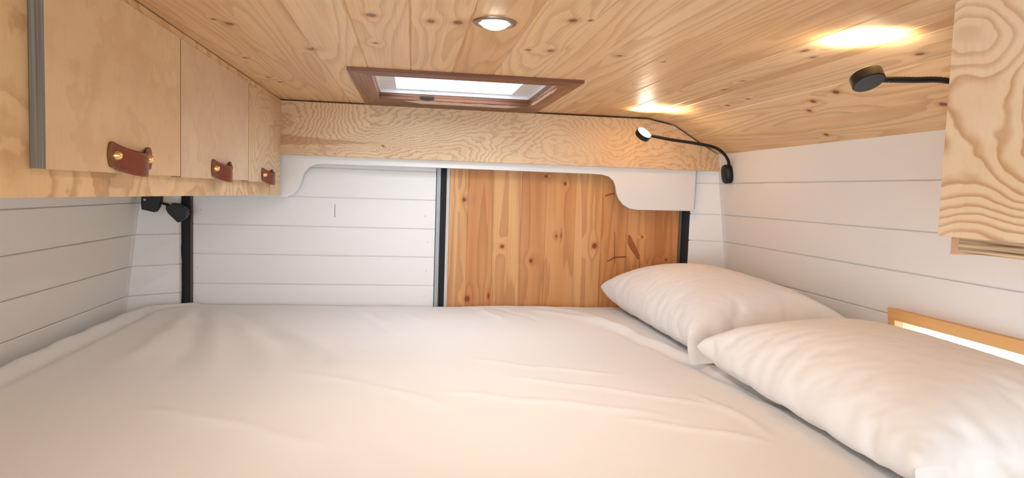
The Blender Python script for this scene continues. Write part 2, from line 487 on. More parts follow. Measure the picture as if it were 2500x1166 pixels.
for px, py, rx, rz in ((1134, 487, .0085, .0095), (1226, 601, .0085, .008), (1296, 636, .007, .009), (1333, 430, .006, .006), (1380, 448, .0045, .007), (1358, 576, .004, .006),
                       (1451, 600, .011, .011), (1141, 729, .010, .014), (1192, 722, .005, .016), (1604, 652, .012, .008), (1626, 634, .004, .004), (1568, 578, .004, .003), (1370, 575, .003, .012)):
    p = on(px, py, 1, YD); wk.append((p.x, p.z, rx, rz))
T1, T2, T3 = (212, 158, 104), (204, 146, 92), (188, 126, 74)
PINE_D = pine('pine_door_board', ((214, 164, 112), (204, 148, 94), (182, 118, 66)), wk, 'xz', 'z', line=0.40, grain=8, knotcol=(104, 44, 14), satin=0.1,
              planks=[(214, 166, 114), (200, 144, 94), (216, 168, 116), (200, 146, 96), (208, 154, 102), (216, 166, 114), (204, 148, 96), (208, 152, 100), (198, 138, 86)])
d2 = tag(link('door_2', wood_door(), PINE_D), kind='structure')
box('door_core', bx[0], bx[-1], YD + .004, YD + 0.03, 0.46, 1.46, DARKV, d2)
# resin streak and cracks that stand out on the right-hand boards
def flat_mark(name, pxs, mat, parent, y=YD):
    bm = bmesh.new()
    pts = [on(x, yy, 1, y) for x, yy in pxs]
    return link(name, prism_bm([(p.x, p.z) for p in pts], 1, y - 0.0004, y + 0.001), mat, parent)
RESIN = plain('resin_streak', (150, 80, 34), 0.5)
CRACK = plain('knot_crack', (112, 56, 24), 0.7)
flat_mark('resin_streak', ((1533, 572), (1538, 573), (1551, 598), (1562, 622), (1563, 632), (1557, 634), (1549, 622), (1536, 603), (1532, 592)), RESIN, d2)
flat_mark('crack', ((1482, 636), (1494, 630), (1500, 626), (1528, 625), (1528, 628), (1502, 629), (1495, 633), (1484, 638)), CRACK, d2)
flat_mark('crack', ((1500, 568), (1501.2, 568), (1501, 640), (1499.6, 640)), CRACK, d2)
flat_mark('crack', ((1561, 634), (1562.2, 634), (1562, 664), (1560.6, 664)), CRACK, d2)
flat_mark('crack', ((1476, 478), (1484, 473), (1501, 470), (1501, 474), (1486, 477), (1478, 481)), RESIN, d2)
for px, py in ((1117, 554), (1240, 563), (1371, 560), (1500, 566), (1623, 571)):
    p = on(px, py, 1, YD)
    link('screw', lathe_bm([(0, .0006), (.0016, .0008), (.0026, .0008), (.003, 0)], p, (0, -1, 0), 14), CHROME, d2)
box('metal_edge', 0.1205, bx[0] - 0.0003, YD - 0.001, YD + 0.03, 0.46, 1.46, LGREY, d2, 0.001)
xr = bx[-1]
box('metal_edge', xr + 0.0003, xr + 0.010, YD - 0.002, YD + 0.03, 0.46, 1.46, plain('brown_metal_edge', (96, 88, 80), 0.5), d2, 0.001)
link('rubber_seal', wavy(xr + 0.0103, 1.0055, YD - 0.010, YD + 0.03, 0.46, 1.40, 0.0016, 1), RUBBER, d2, False)

# ------------------------------------------------------------------ plywood bulkhead over the doors
n, c = plywood('plywood_bulkhead_face', 'xz', (222, 192, 154), (214, 180, 140), (166, 124, 84), scale=(1.7, 3.4), N=52, strength=0.55, wobble=2.4, fine=1.4,
               ks=[(on(935, 356, 1, YB).x, on(935, 356, 1, YB).z, .007, .004), (on(1155, 391, 1, YB).x, on(1155, 391, 1, YB).z, .002, .002), (on(818, 375, 1, YB).x, on(818, 375, 1, YB).z, .002, .002)])
# long darker flame in the veneer on the left
ob = n.sep(n.coord()); a = on(690, 338, 1, YB); b = on(945, 333, 1, YB)
q = n.math('DIVIDE', n.math('SUBTRACT', ob[0], a.x), b.x - a.x)
cz = n.math('ADD', a.z - .003, n.math('MULTIPLY', n.math('SUBTRACT', n.noise(n.vec('MULTIPLY', n.coord(), (22, 1, 4)), 1.0, 2), 0.5), 0.018))
hw = n.math('MULTIPLY', n.math('SUBTRACT', 1.0, q, clamp=True), 0.018)
fl_ = n.mapr(n.math('SUBTRACT', n.math('ABSOLUTE', n.math('SUBTRACT', ob[2], cz)), hw), -0.004, 0.0015, 0.55, 0.0)
c = n.mix(fl_, c, lin(170, 112, 72))
PLY_B = n.set(Base_Color=c, Roughness=0.45)
beam_pts = [(-0.86, ZC - .004), (-0.86, 1.398), (1.087, 1.398), (1.083, 1.452), (0.998, 1.499), (0.910, 1.550), (0.813, ZC - .006)]
bulk = tag(link('plywood_bulkhead', prism_bm(beam_pts, 1, YB, YB + 0.018), PLY_B),
           'long pale plywood fascia with swirling grain under the ceiling above the rear doors', 'fascia board')
bevel_mod(bulk, 0.0008, 1)

# white valance with curved cut-outs
YV = YB + 0.0183
vp = [on(x, y, 1, YV) for x, y in ((700, 481), (716, 474), (727, 463), (734, 449), (738, 434), (744, 420), (755, 408), (770, 401.5), (790, 400),
                                   (1060, 409), (1300, 418.5), (1440, 424), (1470, 426), (1487, 431), (1498, 441), (1503, 455), (1505, 470), (1511, 486), (1522, 500), (1537, 509), (1556, 512), (1694, 515))]
poly = [(-0.84, 1.260)] + [(p.x, p.z) for p in vp] + [(vp[-1].x + .0015, 1.42), (-0.84, 1.42)]
val = tag(link('valance_board', prism_bm(poly, 1, YV, YV + 0.012), WHITE_V),
          'white painted board with curved cut-outs below the plywood fascia, over the rear doors', 'valance')
bevel_mod(val, 0.0015, 2)

# ------------------------------------------------------------------ overhead cabinet on the left
XC = -0.421
n, c = plywood('cabinet_door_ply', 'yz', (226, 200, 160), (216, 184, 142), (180, 140, 98), scale=(2.0, 2.6), N=5, strength=0.22, wobble=1.8, ks=())
PLY_D = n.set(Base_Color=c, Roughness=0.45)
n, c = plywood('cabinet_door_ply_pale', 'yz', (222, 198, 166), (214, 186, 154), (176, 138, 102), scale=(2.4, 2.8), N=6, strength=0.22, wobble=1.8, seed=4.2)
PLY_D2 = n.set(Base_Color=c, Roughness=0.45)
n, c = plywood('cabinet_door_ply_grain', 'yz', (222, 196, 160), (214, 184, 146), (176, 134, 92), scale=(3.0, 4.5), N=24, strength=0.5, wobble=1.2, seed=9.1)
PLY_D3 = n.set(Base_Color=c, Roughness=0.45)
n, c = plywood('cabinet_rail_ply', 'yz', (228, 198, 152), (220, 186, 140), (172, 122, 74), scale=(2.6, 3.2), N=16, strength=0.62, wobble=1.2, seed=2.7)
PLY_R = n.set(Base_Color=c, Roughness=0.45)
cabL = thing('overhead_cabinet', 'long plywood overhead cabinet with three leather-handled doors, high on the left wall', 'cabinet', (-0.62, 1.4, 1.262))
bm = bmesh.new()
YN = 0.55
box_bm(-0.842, XC - 0.036, YN, YB - .001, 1.2795, 1.291, bm)           # bottom
box_bm(-0.842, XC - 0.036, YN, YN + 0.015, 1.291, ZC - .002, bm)      # near end
box_bm(-0.842, XC - 0.036, YB - 0.016, YB - .001, 1.291, ZC - .002, bm)
box_bm(-0.842, -0.830, YN + .015, YB - .016, 1.291, ZC - .002, bm)
link('carcass', bm, PLY_R, cabL)
bm = bmesh.new()
XF = XC - 0.018
zrail = lambda y: 1.2655 + (2.3 - y) * .0068
prism_bm([(YN, zrail(YN)), (2.2075, zrail(2.2075)), (2.2075, 1.318), (YN, 1.318)], 0, XF - .018, XF, bm)     # bottom rail, slightly out of level
box_bm(XF - 0.018, XF, YN, 2.262, 1.548, ZC - .002, bm)                # top rail
for y in (0.700, 1.322, 1.842):
    box_bm(XF - 0.018, XF, y, y + 0.03 if y > .8 else y + .19, 1.318, 1.548, bm)
ff = link('face_frame', bm, PLY_R, cabL)
es = box('end_stile', XC - 0.018, XC - .0005, 2.2085, YB - .001, 1.263, ZC - .003, PLY_D3, cabL, 0.0008)
tr = box('top_trim', XC - 0.0175, XC - 0.003, YN, 2.2085, 1.5605, ZC - .002, PLY_R, cabL, 0.0006)
def handle(y, z, parent, HL=.105):
    """leather strap bowed off the door, a brass stud at each end"""
    L, H, T, B = HL, 0.036, 0.0032, 0.019
    bm = bmesh.new(); N = 36; K = 10
    rows = []
    for i in range(N + 1):
        t = i / N
        yy = (t - .5) * L
        e = abs(t - .5) * 2
        bow = B * (0.5 + 0.5 * math.cos(PI * min(e / 0.80, 1.0))) ** 0.8
        hh = H / 2
        if e > 0.86:                            # rounded ends
            q_ = (e - 0.86) / 0.14; hh *= math.sqrt(max(1 - (q_ * .97) ** 2.4, 0.02))
        sag = -0.0115 * max(1 - (e / .8) ** 2, 0)
        rows.append([(bow, yy, -hh + 2 * hh * k / K + sag) for k in range(K + 1)])
    def ring(r, off): return [bm.verts.new((XC + x + off, y + yy, z + zz)) for x, yy, zz in r]
    F = [ring(r, T + .0004) for r in rows]; Bk = [ring(r, 0.0004) for r in rows]
    for i in range(N):
        for k in range(K):
            bm.faces.new((F[i][k], F[i + 1][k], F[i + 1][k + 1], F[i][k + 1]))
            bm.faces.new((Bk[i][k], Bk[i][k + 1], Bk[i + 1][k + 1], Bk[i + 1][k]))
        bm.faces.new((F[i][0], Bk[i][0], Bk[i + 1][0], F[i + 1][0])).material_index = 1
        bm.faces.new((F[i][K], F[i + 1][K], Bk[i + 1][K], Bk[i][K])).material_index = 1
    for k in range(K):
        bm.faces.new((F[0][k], F[0][k + 1], Bk[0][k + 1], Bk[0][k])).material_index = 1
        bm.faces.new((F[N][k], Bk[N][k], Bk[N][k + 1], F[N][k + 1])).material_index = 1
    bmesh.ops.recalc_face_normals(bm, faces=bm.faces)
    h = link('handle', bm, (LEATHER, LEATHER_EDGE), parent, True)
    h['label'] = 'brown leather strap handle'
    for s in (-1, 1):
        bmz = lathe_bm([(0, .0088), (.0028, .0084), (.0050, .0066), (.0066, .0026), (.0070, 0), (.0070, -.002)], (XC + T + .0012, y + s * L * 0.385, z - .001), (1, 0, 0), 24)
        link('brass_stud', bmz, BRASS, h, True)
    return h
for nm, y0, y1, z0, z1, mat, hy in (('door', 0.8625, 1.3265, 1.3090, 1.5595, PLY_D, 1.101), ('door', 1.3295, 1.8505, 1.3075, 1.5590, PLY_D2, 1.598), ('door', 1.8535, 2.2070, 1.3055, 1.5585, PLY_D3, 2.082)):
    d = box(nm, XC - 0.0178, XC, y0, y1, z0, z1, [mat], cabL, 0.0008)
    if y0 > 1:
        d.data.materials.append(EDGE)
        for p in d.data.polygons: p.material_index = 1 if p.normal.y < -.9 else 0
    if y0 < 1:                                   # the near end shows grey plywood layers
        d.data.materials.append(GREYPLY)
        for p in d.data.polygons:
            if p.normal.y < -0.9 or abs(p.normal.z) > .9: p.material_index = 1 if p.normal.y < -.9 else 0
    zc = {0.8625: 1.3345, 1.3295: 1.331, 1.8535: 1.3275}[y0]
    h = handle(hy, zc, d, .158)

# ------------------------------------------------------------------ overhead cabinet on the right
XRC = 0.71
n, c = plywood('right_cabinet_ply', 'yz', (228, 202, 170), (220, 190, 154), (178, 128, 82), scale=(2.6, 4.2), N=34, strength=0.8, wobble=1.3, seed=13.7, fine=.55)
PLY_RC = n.set(Base_Color=c, Roughness=0.45)
YRF = on(2288, 575, 0, XRC).y
zrb = on(2288, 575, 0, XRC).z
cabR = thing('overhead_cabinet', 'plywood overhead cabinet with bold wavy grain, near the camera at the right edge', 'cabinet', (0.9, 0.5, zrb - .03))
box('door', XRC, XRC + 0.018, 0.38, YRF, zrb, 1.572, PLY_RC, cabR, 0.001)
bm = bmesh.new()
zb = zrb - 0.024
box_bm(XRC + 0.020, XRC + 0.036, 0.22, YRF - 0.016, zb + .003, zrb + 0.03, bm)       # set-back rail
link('bottom_rail', bm, STRIPE, cabR)
bm = bmesh.new()
box_bm(XRC + 0.0185, 1.07, YRF - 0.0158, YRF - 0.004, zb, 1.440, bm)
box_bm(XRC + 0.0185, 0.985, YRF - 0.0158, YRF - 0.004, 1.44, 1.50, bm)
box_bm(XRC + 0.0185, 0.86, YRF - 0.0158, YRF - 0.004, 1.50, 1.56, bm)
link('end_panel', bm, plain('plywood_edge_pink', (196, 156, 126), 0.5), cabR)
bm = bmesh.new()
box_bm(XRC + 0.036, 1.09, 0.22, YRF - 0.016, zb + .006, zb + .020, bm)
box_bm(XRC + 0.020, 1.06, 0.22, 0.236, zb + .02, 1.44, bm)
link('carcass', bm, PLY_RC, cabR)
box('face_frame', XRC + .0185, XRC + .036, .22, .375, zrb + .03, 1.57, PLY_RC, cabR)

# ------------------------------------------------------------------ roof light
WALNUT = pine('stained_wood', ((152, 100, 64), (130, 78, 47), (106, 60, 36)), [], 'xy', 'x', line=0.45, grain=9, knotcol=(60, 26, 12), rough=0.4)
def uvbox(o, along):
    me = o.data; uv = me.uv_layers.new(name='UVMap')
    for p in me.polygons:
        for li in p.loop_indices:
            co = me.vertices[me.loops[li].vertex_index].co
            uv.data[li].uv = (co[along], (co[1 - along] * 9.3 + co.z * 9) % 1 * 0.9 + 0.05 + (3 if along else 5))
    return o
w1 = bpy.data.objects.new('window_1', None); COL.objects.link(w1); w1.location = (0.126, 1.88, ZC); tag(w1, kind='structure')
OX0, OX1, OY0, OY1 = -0.153, 0.408, 1.612, 2.262       # outer size of the timber surround
ZF = ZC - 0.008
def mitre(name, pts, z0, z1, along, mat=WALNUT):
    o = link(name, prism_bm(pts, 2, z0, z1), mat, w1); bevel_mod(o, 0.0008, 1); return uvbox(o, along)
mitre('frame_bar', [(OX0, OY0), (OX1, OY0), (HX1, HY0), (HX0, HY0)], ZF, ZC + .0015, 0)
mitre('frame_bar', [(OX0, OY1), (HX0, HY1), (HX1, HY1), (OX1, OY1)], ZF, ZC + .0015, 0)
mitre('frame_bar', [(OX0, OY0), (HX0, HY0), (HX0, HY1), (OX0, OY1)], ZF, ZC + .0015, 1)
mitre('frame_bar', [(OX1, OY0), (OX1, OY1), (HX1, HY1), (HX1, HY0)], ZF, ZC + .0015, 1)
def ring_bm(x0, x1, y0, y1, t, z0, z1):
    bm = bmesh.new()
    box_bm(x0 - t, x0, y0 - t, y1 + t, z0, z1, bm); box_bm(x1, x1 + t, y0 - t, y1 + t, z0, z1, bm)
    box_bm(x0, x1, y0 - t, y0, z0, z1, bm); box_bm(x0, x1, y1, y1 + t, z0, z1, bm)
    return bm
uvbox(link('timber_lining', ring_bm(HX0, HX1, HY0, HY1, 0.012, ZC + .002, ZC + 0.010), WALNUT, w1), 0)
PLAST = plain('white_plastic_frame', (226, 226, 228), 0.35)
link('plastic_frame', ring_bm(HX0 + .004, HX1 - .004, HY0 + .004, HY1 - .004, 0.020, ZC + .0102, ZC + 0.019), PLAST, w1)
def inner_ring():
    bm = bmesh.new()
    o_ = (HX0 + .004, HX1 - .004, HY0 + .004, HY1 - .004); i_ = (HX0 + .050, HX1 - .056, HY0 + .035, HY1 - .022)
    za, zb_ = ZC + .019, ZC + .026
    def R(b, z): return [bm.verts.new(p) for p in ((b[0], b[2], z), (b[1], b[2], z), (b[1], b[3], z), (b[0], b[3], z))]
    a, b, c_ = R(o_, za), R(i_, za + .002), R(i_, zb_)
    for p, q in ((a, b), (b, c_)):
        for k in range(4): bm.faces.new((p[k], p[(k + 1) % 4], q[(k + 1) % 4], q[k]))
    return bm
link('inner_frame', inner_ring(), PLAST, w1)
n = NT('milky_acrylic')
for nd in list(n.t.nodes):
    if nd.type != 'OUTPUT_MATERIAL': n.t.nodes.remove(nd)
tr_ = n.t.nodes.new('ShaderNodeBsdfTransparent'); tl = n.t.nodes.new('ShaderNodeBsdfTranslucent'); mx = n.t.nodes.new('ShaderNodeMixShader')
tr_.inputs[0].default_value = (.98, .99, 1, 1); tl.inputs[0].default_value = (.95, .97, 1, 1); mx.inputs[0].default_value = 0.35
n.t.links.new(tr_.outputs[0], mx.inputs[1]); n.t.links.new(tl.outputs[0], mx.inputs[2])
n.t.links.new(mx.outputs[0], [x for x in n.t.nodes if x.type == 'OUTPUT_MATERIAL'][0].inputs[0])
ACRYL = n.mat
# shallow dome pane
bm = bmesh.new(); NX, NY = 16, 12; G = []
for i in range(NX + 1):
    row = []
    for j in range(NY + 1):
        x = HX0 + .03 + (HX1 - HX0 - .06) * i / NX; y = HY0 + .02 + (HY1 - HY0 - .035) * j / NY
        row.append(bm.verts.new((x, y, ZC + .028 + .03 * (math.sin(PI * i / NX) * math.sin(PI * j / NY)) ** .6)))
    G.append(row)
for i in range(NX):
    for j in range(NY): bm.faces.new((G[i][j], G[i + 1][j], G[i + 1][j + 1], G[i][j + 1]))
link('pane', bm, ACRYL, w1, True)
# bead of torn sealant along the far and right edges of the timber
def bead(name, p, q, z, w, h, seed, mat, n=46):
    random.seed(seed); bm = bmesh.new(); R = []
    p, q = Vector(p), Vector(q); d = (q - p).normalized(); s = Vector((-d.y, d.x, 0))
    o1 = o2 = 0
    for k in range(n + 1):
        c_ = p.lerp(q, k / n); o1 = .7 * o1 + random.uniform(-.3, .3) * w; o2 = .7 * o2 + random.uniform(-.3, .3) * w
        e = min(1, k / 6, (n - k) / 6) + .02
        R.append([bm.verts.new(v) for v in (c_ - s * (w + o1) * e, c_ - s * (w * .4) * e + Vector((0, 0, -h * e)), c_ + s * w * .4 * e + Vector((0, 0, -h * e * .7)), c_ + s * (w + o2) * e)])
    for a_, b_ in zip(R, R[1:]):
        for k in range(3): bm.faces.new((a_[k], a_[k + 1], b_[k + 1], b_[k]))
    o = link(name, bm, mat, w1, True); return o
SEAL = plain('pale_sealant', (206, 178, 158), 0.45)
bead('sealant_bead', (-0.03, HY1 + .030, ZF - .0002), (0.335, HY1 + .034, ZF - .0002), ZF, .022, .007, 5, SEAL)
bead('sealant_bead', (HX1 + .008, HY0 + .02, ZF - .0002), (HX1 + .006, HY1 - .01, ZF - .0002), ZF, .005, .004, 9, SEAL)
box('latch', 0.02, 0.062, HY1 - .011, HY1 - .0005, ZC - .004, ZC + .004, DARKV, w1, .002)

# ------------------------------------------------------------------ side window in the right wall
w2 = bpy.data.objects.new('window_2', None); COL.objects.link(w2); w2.location = (1.13, 1.0, 0.92); tag(w2, kind='structure')
n = NT('light_oak')
ob = n.coord()
g1 = n.noise(n.vec('MULTIPLY', ob, (40, 5, 130)), 1.0, 3)
OAK = n.set(Base_Color=n.mix(g1, lin(206, 150, 86), lin(226, 178, 116)), Roughness=0.45)
def oak_bar(name, y0, y1, z0, z1):
    bm = bmesh.new()
    t = 0.016
    pts = [(XR(z0) - t, z0), (XR(z1) - t, z1), (XR(z1) + .004, z1), (XR(z0) + .004, z0)]
    prism_bm(pts, 1, y0, y1, bm)
    o = link(name, bm, OAK, w2); bevel_mod(o, .001); return o
pt = on(2190, 782, 0, XR(1.03))
oak_bar('frame_bar', WY0 - .024, WY1 + .022, WZ1, WZ1 + .026)
oak_bar('frame_bar', WY0 - .024, WY1 + .022, WZ0 - .024, WZ0)
oak_bar('frame_bar', WY1, WY1 + .022, WZ0, WZ1 - .0002)
oak_bar('frame_bar', WY0 - .024, WY0, WZ0, WZ1 - .0002)
bm = bmesh.new(); D0, D1 = .0045, .060
for (y0, y1, z0, z1) in ((WY0, WY1, WZ1, WZ1 + .010), (WY0, WY1, WZ0 - .010, WZ0), (WY1, WY1 + .010, WZ0, WZ1), (WY0 - .010, WY0, WZ0, WZ1)):
    prism_bm([(XR(z0) + D0, z0), (XR(z1) + D0, z1), (XR(z1) + D1, z1), (XR(z0) + D1, z0)], 1, y0, y1, bm)
link('jamb', bm, plain('pale_jamb', (236, 200, 160), 0.5), w2)
prism = prism_bm([(XR(WZ0) + .050, WZ0), (XR(WZ1) + .050, WZ1), (XR(WZ1) + .054, WZ1), (XR(WZ0) + .054, WZ0)], 1, WY0, WY1)
n = NT('window_glass'); n.set(Base_Color=(1, 1, 1, 1), Roughness=0.0, IOR=1.45, Transmission_Weight=1.0)
for nd in list(n.t.nodes):
    if nd.type != 'OUTPUT_MATERIAL': n.t.nodes.remove(nd)
a_, b_, m_ = n.t.nodes.new('ShaderNodeBsdfTransparent'), n.t.nodes.new('ShaderNodeBsdfGlossy'), n.t.nodes.new('ShaderNodeMixShader')
a_.inputs[0].default_value = (.95, .97, .98, 1); b_.inputs['Roughness'].default_value = .02; m_.inputs[0].default_value = .06
n.t.links.new(a_.outputs[0], m_.inputs[1]); n.t.links.new(b_.outputs[0], m_.inputs[2]); n.t.links.new(m_.outputs[0], [x for x in n.t.nodes if x.type == 'OUTPUT_MATERIAL'][0].inputs[0])
link('pane', prism, n.mat, w2)

# ------------------------------------------------------------------ ceiling downlight
pc = on(1208, 54, 2, ZC)
dl = thing('ceiling_downlight', 'lit round downlight with dark rim recessed in the pine ceiling', 'light', (pc.x, pc.y, ZC))
link('rim', lathe_bm([(.0255, -.001), (.0265, .004), (.0345, .0032), (.0365, .0005), (.036, -.0005)], pc, (0, 0, -1), 48), CHROME, dl, True)
link('lens', lathe_bm([(0, .0120), (.010, .0110), (.019, .0075), (.0254, .0018)], pc, (0, 0, -1), 40), LED2, dl, True)
def spot(name, loc, power, radius, parent, angle=150, col=WARM, direction=(0, 0, -1), blend=.6):
    l = bpy.data.lights.new(name, 'SPOT'); l.energy = power; l.color = col; l.shadow_soft_size = radius
    l.spot_size = math.radians(angle); l.spot_blend = blend
    o = bpy.data.objects.new(name, l); COL.objects.link(o)
    o.rotation_euler = Vector(direction).to_track_quat('-Z', 'Y').to_euler(); o.location = loc
    return o
spot('downlight_beam', (pc.x, pc.y, ZC - .018), 9.5, .02, dl, 165, (1.0, .94, .87), blend=1.0)

# ------------------------------------------------------------------ gooseneck reading lamps
def reading_lamp(label, head, nrm, path, base, face_first=True, group='black gooseneck reading lamps'):
    t = thing('reading_lamp', label, 'lamp', base, group)
    nrm = Vector(nrm).normalized(); head = Vector(head)
    R, H = .0255, .0175
    link('lamp_head', lathe_bm([(0, -H), (R * .93, -H), (R, -H + .0015), (R, -.0006), (R - .0006, 0), (R - .0022, 0), (R - .0026, -.0016), (0, -.0018)], head, nrm, 48), BLACKM, t, True)
    link('led_face', lathe_bm([(0, .0003), (R * .5, .0002), (R - .0028, -.0012)], head, nrm, 40), LED, t, True)
    for c_ in t.children:
        if c_.name.startswith('lamp_head'):
            m = c_.modifiers.new('e', 'EDGE_SPLIT'); m.split_angle = math.radians(35)
    pp = spline(path, 90)
    link('gooseneck', tube_bm(pp, lambda i: .0050 + (.0004 if i % 2 else 0), 14), BLACK, t, True)
    # wall plate: oval pad lying on the leaning wall
    b = Vector(base)
    wn = Vector((-1, 0, -.13)).normalized()
    up = Vector((-.13, 0, 1)).normalized()
    sd = Vector((0, 1, 0))
    bm = bmesh.new(); NN = 40
    def rg(s, h): return [bm.verts.new(b + (sd * (.026 * math.copysign(abs(math.cos(a)) ** .8, math.cos(a))) + up * (.033 * math.copysign(abs(math.sin(a)) ** .8, math.sin(a)))) * s + wn * h) for a in [2 * PI * k / NN for k in range(NN)]]
    rs = [rg(1, 0.0005), rg(1, .015), rg(.93, .0205), rg(.5, .0225)]
    for p, q_ in zip(rs, rs[1:]):
        for k in range(NN): bm.faces.new((p[k], p[(k + 1) % NN], q_[(k + 1) % NN], q_[k]))
    bm.faces.new(rs[-1]); bm.faces.new(rs[0][::-1]); bmesh.ops.recalc_face_normals(bm, faces=bm.faces)
    link('wall_plate', bm, BLACK, t, True)
    return t, head, nrm
bz = 1.388
yb = on(1782, 423, 0, XR(bz)).y
base1 = Vector((XR(bz) - .0005, yb, bz))
h1 = on(1574, 323, 1, 2.10)
n1 = Vector((0.30, -0.62, 0.66)).normalized()
s1_ = h1 - n1 * .008 + (Vector((1, .1, -.1)).normalized()) * .024
path = [s1_, on(1640, 341, 1, 2.125), on(1700, 350, 1, 2.145), on(1745, 360, 1, 2.165), on(1768, 376, 1, 2.18), on(1779, 396, 1, 2.19), base1 + Vector((-.012, -.004, .016))]
L1, hh, nn = reading_lamp('black gooseneck reading lamp in the far right corner, lit disc head turned up', h1, n1, path, base1)
spot('reading_lamp_beam', h1 + n1 * .004, 9, .018, L1, 120, (1.0, .78, .42), n1 * .35 + Vector((0.1, -.1, 1)), .7)
h2 = on(2113, 182, 2, 1.512)
n2 = Vector((-0.10, 0.48, 0.9)).normalized()
base2 = Vector((XR(bz) - .0005, 1.16, bz))
s2 = on(2156, 197, 1, 1.00); e2 = on(2312, 197, 1, 1.02)
path = [h2 - n2 * .008 + Vector((.0235, 0, 0)), on(2230, 195, 1, h2.y + .005), on(2312, 197, 1, h2.y + .015)]
path += [path[-1] + Vector((.10, .02, -.012)), path[-1] + Vector((.20, .05, -.045)), base2 + Vector((-.03, -.01, .055)), base2 + Vector((-.012, -.004, .016))]
L2, hh, nn = reading_lamp('black gooseneck reading lamp seen from below, arm running behind the right cabinet', h2, n2, path, base2)
spot('reading_lamp_beam', h2 + n2 * .004, 9, .018, L2, 120, (1.0, .78, .42), (0.05, 0.10, 1), .7)

# ------------------------------------------------------------------ black twin-headed bracket below the left cabinet
def ext_poly(pxs, ax, v, t, name, mat, parent, bev=.002):
    pts = [on(x, y, ax, v) for x, y in pxs]
    o = link(name, prism_bm([(p.x, p.z) for p in pts], 1, v, v + t), mat, parent); bevel_mod(o, bev, 3); return o
br = thing('bracket_clamp', 'small black jointed bracket with two housings under the left cabinet, by the corner seal', 'bracket', (-0.80, 2.20, 1.25))
ext_poly(((344, 476), (344, 489), (343, 493), (345, 511), (376, 518), (383, 508), (390, 492), (391, 476)), 1, 2.205, .030, 'housing', BLACK, br)
ext_poly(((405, 502), (404, 510), (410, 521), (433, 543), (438, 541), (452, 531), (456, 512), (448, 505), (432, 497), (419, 495), (416, 499)), 1, 2.235, .030, 'housing', BLACK, br)
link('joint_rod', tube_bm([on(384, 491, 1, 2.22), on(398, 496, 1, 2.235), on(412, 500, 1, 2.25)], .0042), BLACK, br, True)
link('arm', tube_bm([on(445, 512, 1, 2.25), on(456, 520, 1, 2.30), on(460, 522, 1, 2.345)], .006), BLACK, br, True)
pz = on(353, 487, 1, 2.2045)
link('screw', lathe_bm([(0, .002), (.003, .0018), (.0045, .0004), (.0045, -.001)], pz, (0, -1, 0), 20), GREYM, br, True)

# ------------------------------------------------------------------ bed
BZ = 0.90
outline = [(-0.852, .62), (1.128, .62), (1.128, 2.262), (.985, 2.330), (-.728, 2.330), (-0.852, 2.232)]
mt = link('mattress', prism_bm(outline, 2, .70, BZ - .020), plain('mattress_ticking', (225, 220, 212), .8)); bevel_mod(mt, .015, 3)
tag(mt, 'mattress filling the width of the van, hidden under the white sheet', 'mattress')
pl = link('bed_platform', prism_bm(outline, 2, .402, .698), plain('platform_paint', (215, 208, 200), .6))
tag(pl, 'built-in bed base carrying the mattress between both side walls', 'bed base')
rng = np.random.RandomState(4)
def vnoise(X, Y, sx, sy, seed):
    """smooth value noise"""
    r = np.random.RandomState(seed); T = r.rand(64, 64)
    x = X * sx; y = Y * sy; xi = np.floor(x).astype(int); yi = np.floor(y).astype(int); fx = x - xi; fy = y - yi
    fx = fx * fx * (3 - 2 * fx); fy = fy * fy * (3 - 2 * fy)
    g = lambda a, b: T[a % 64, b % 64]
    return (g(xi, yi) * (1 - fx) + g(xi + 1, yi) * fx) * (1 - fy) + (g(xi, yi + 1) * (1 - fx) + g(xi + 1, yi + 1) * fx) * fy - .5
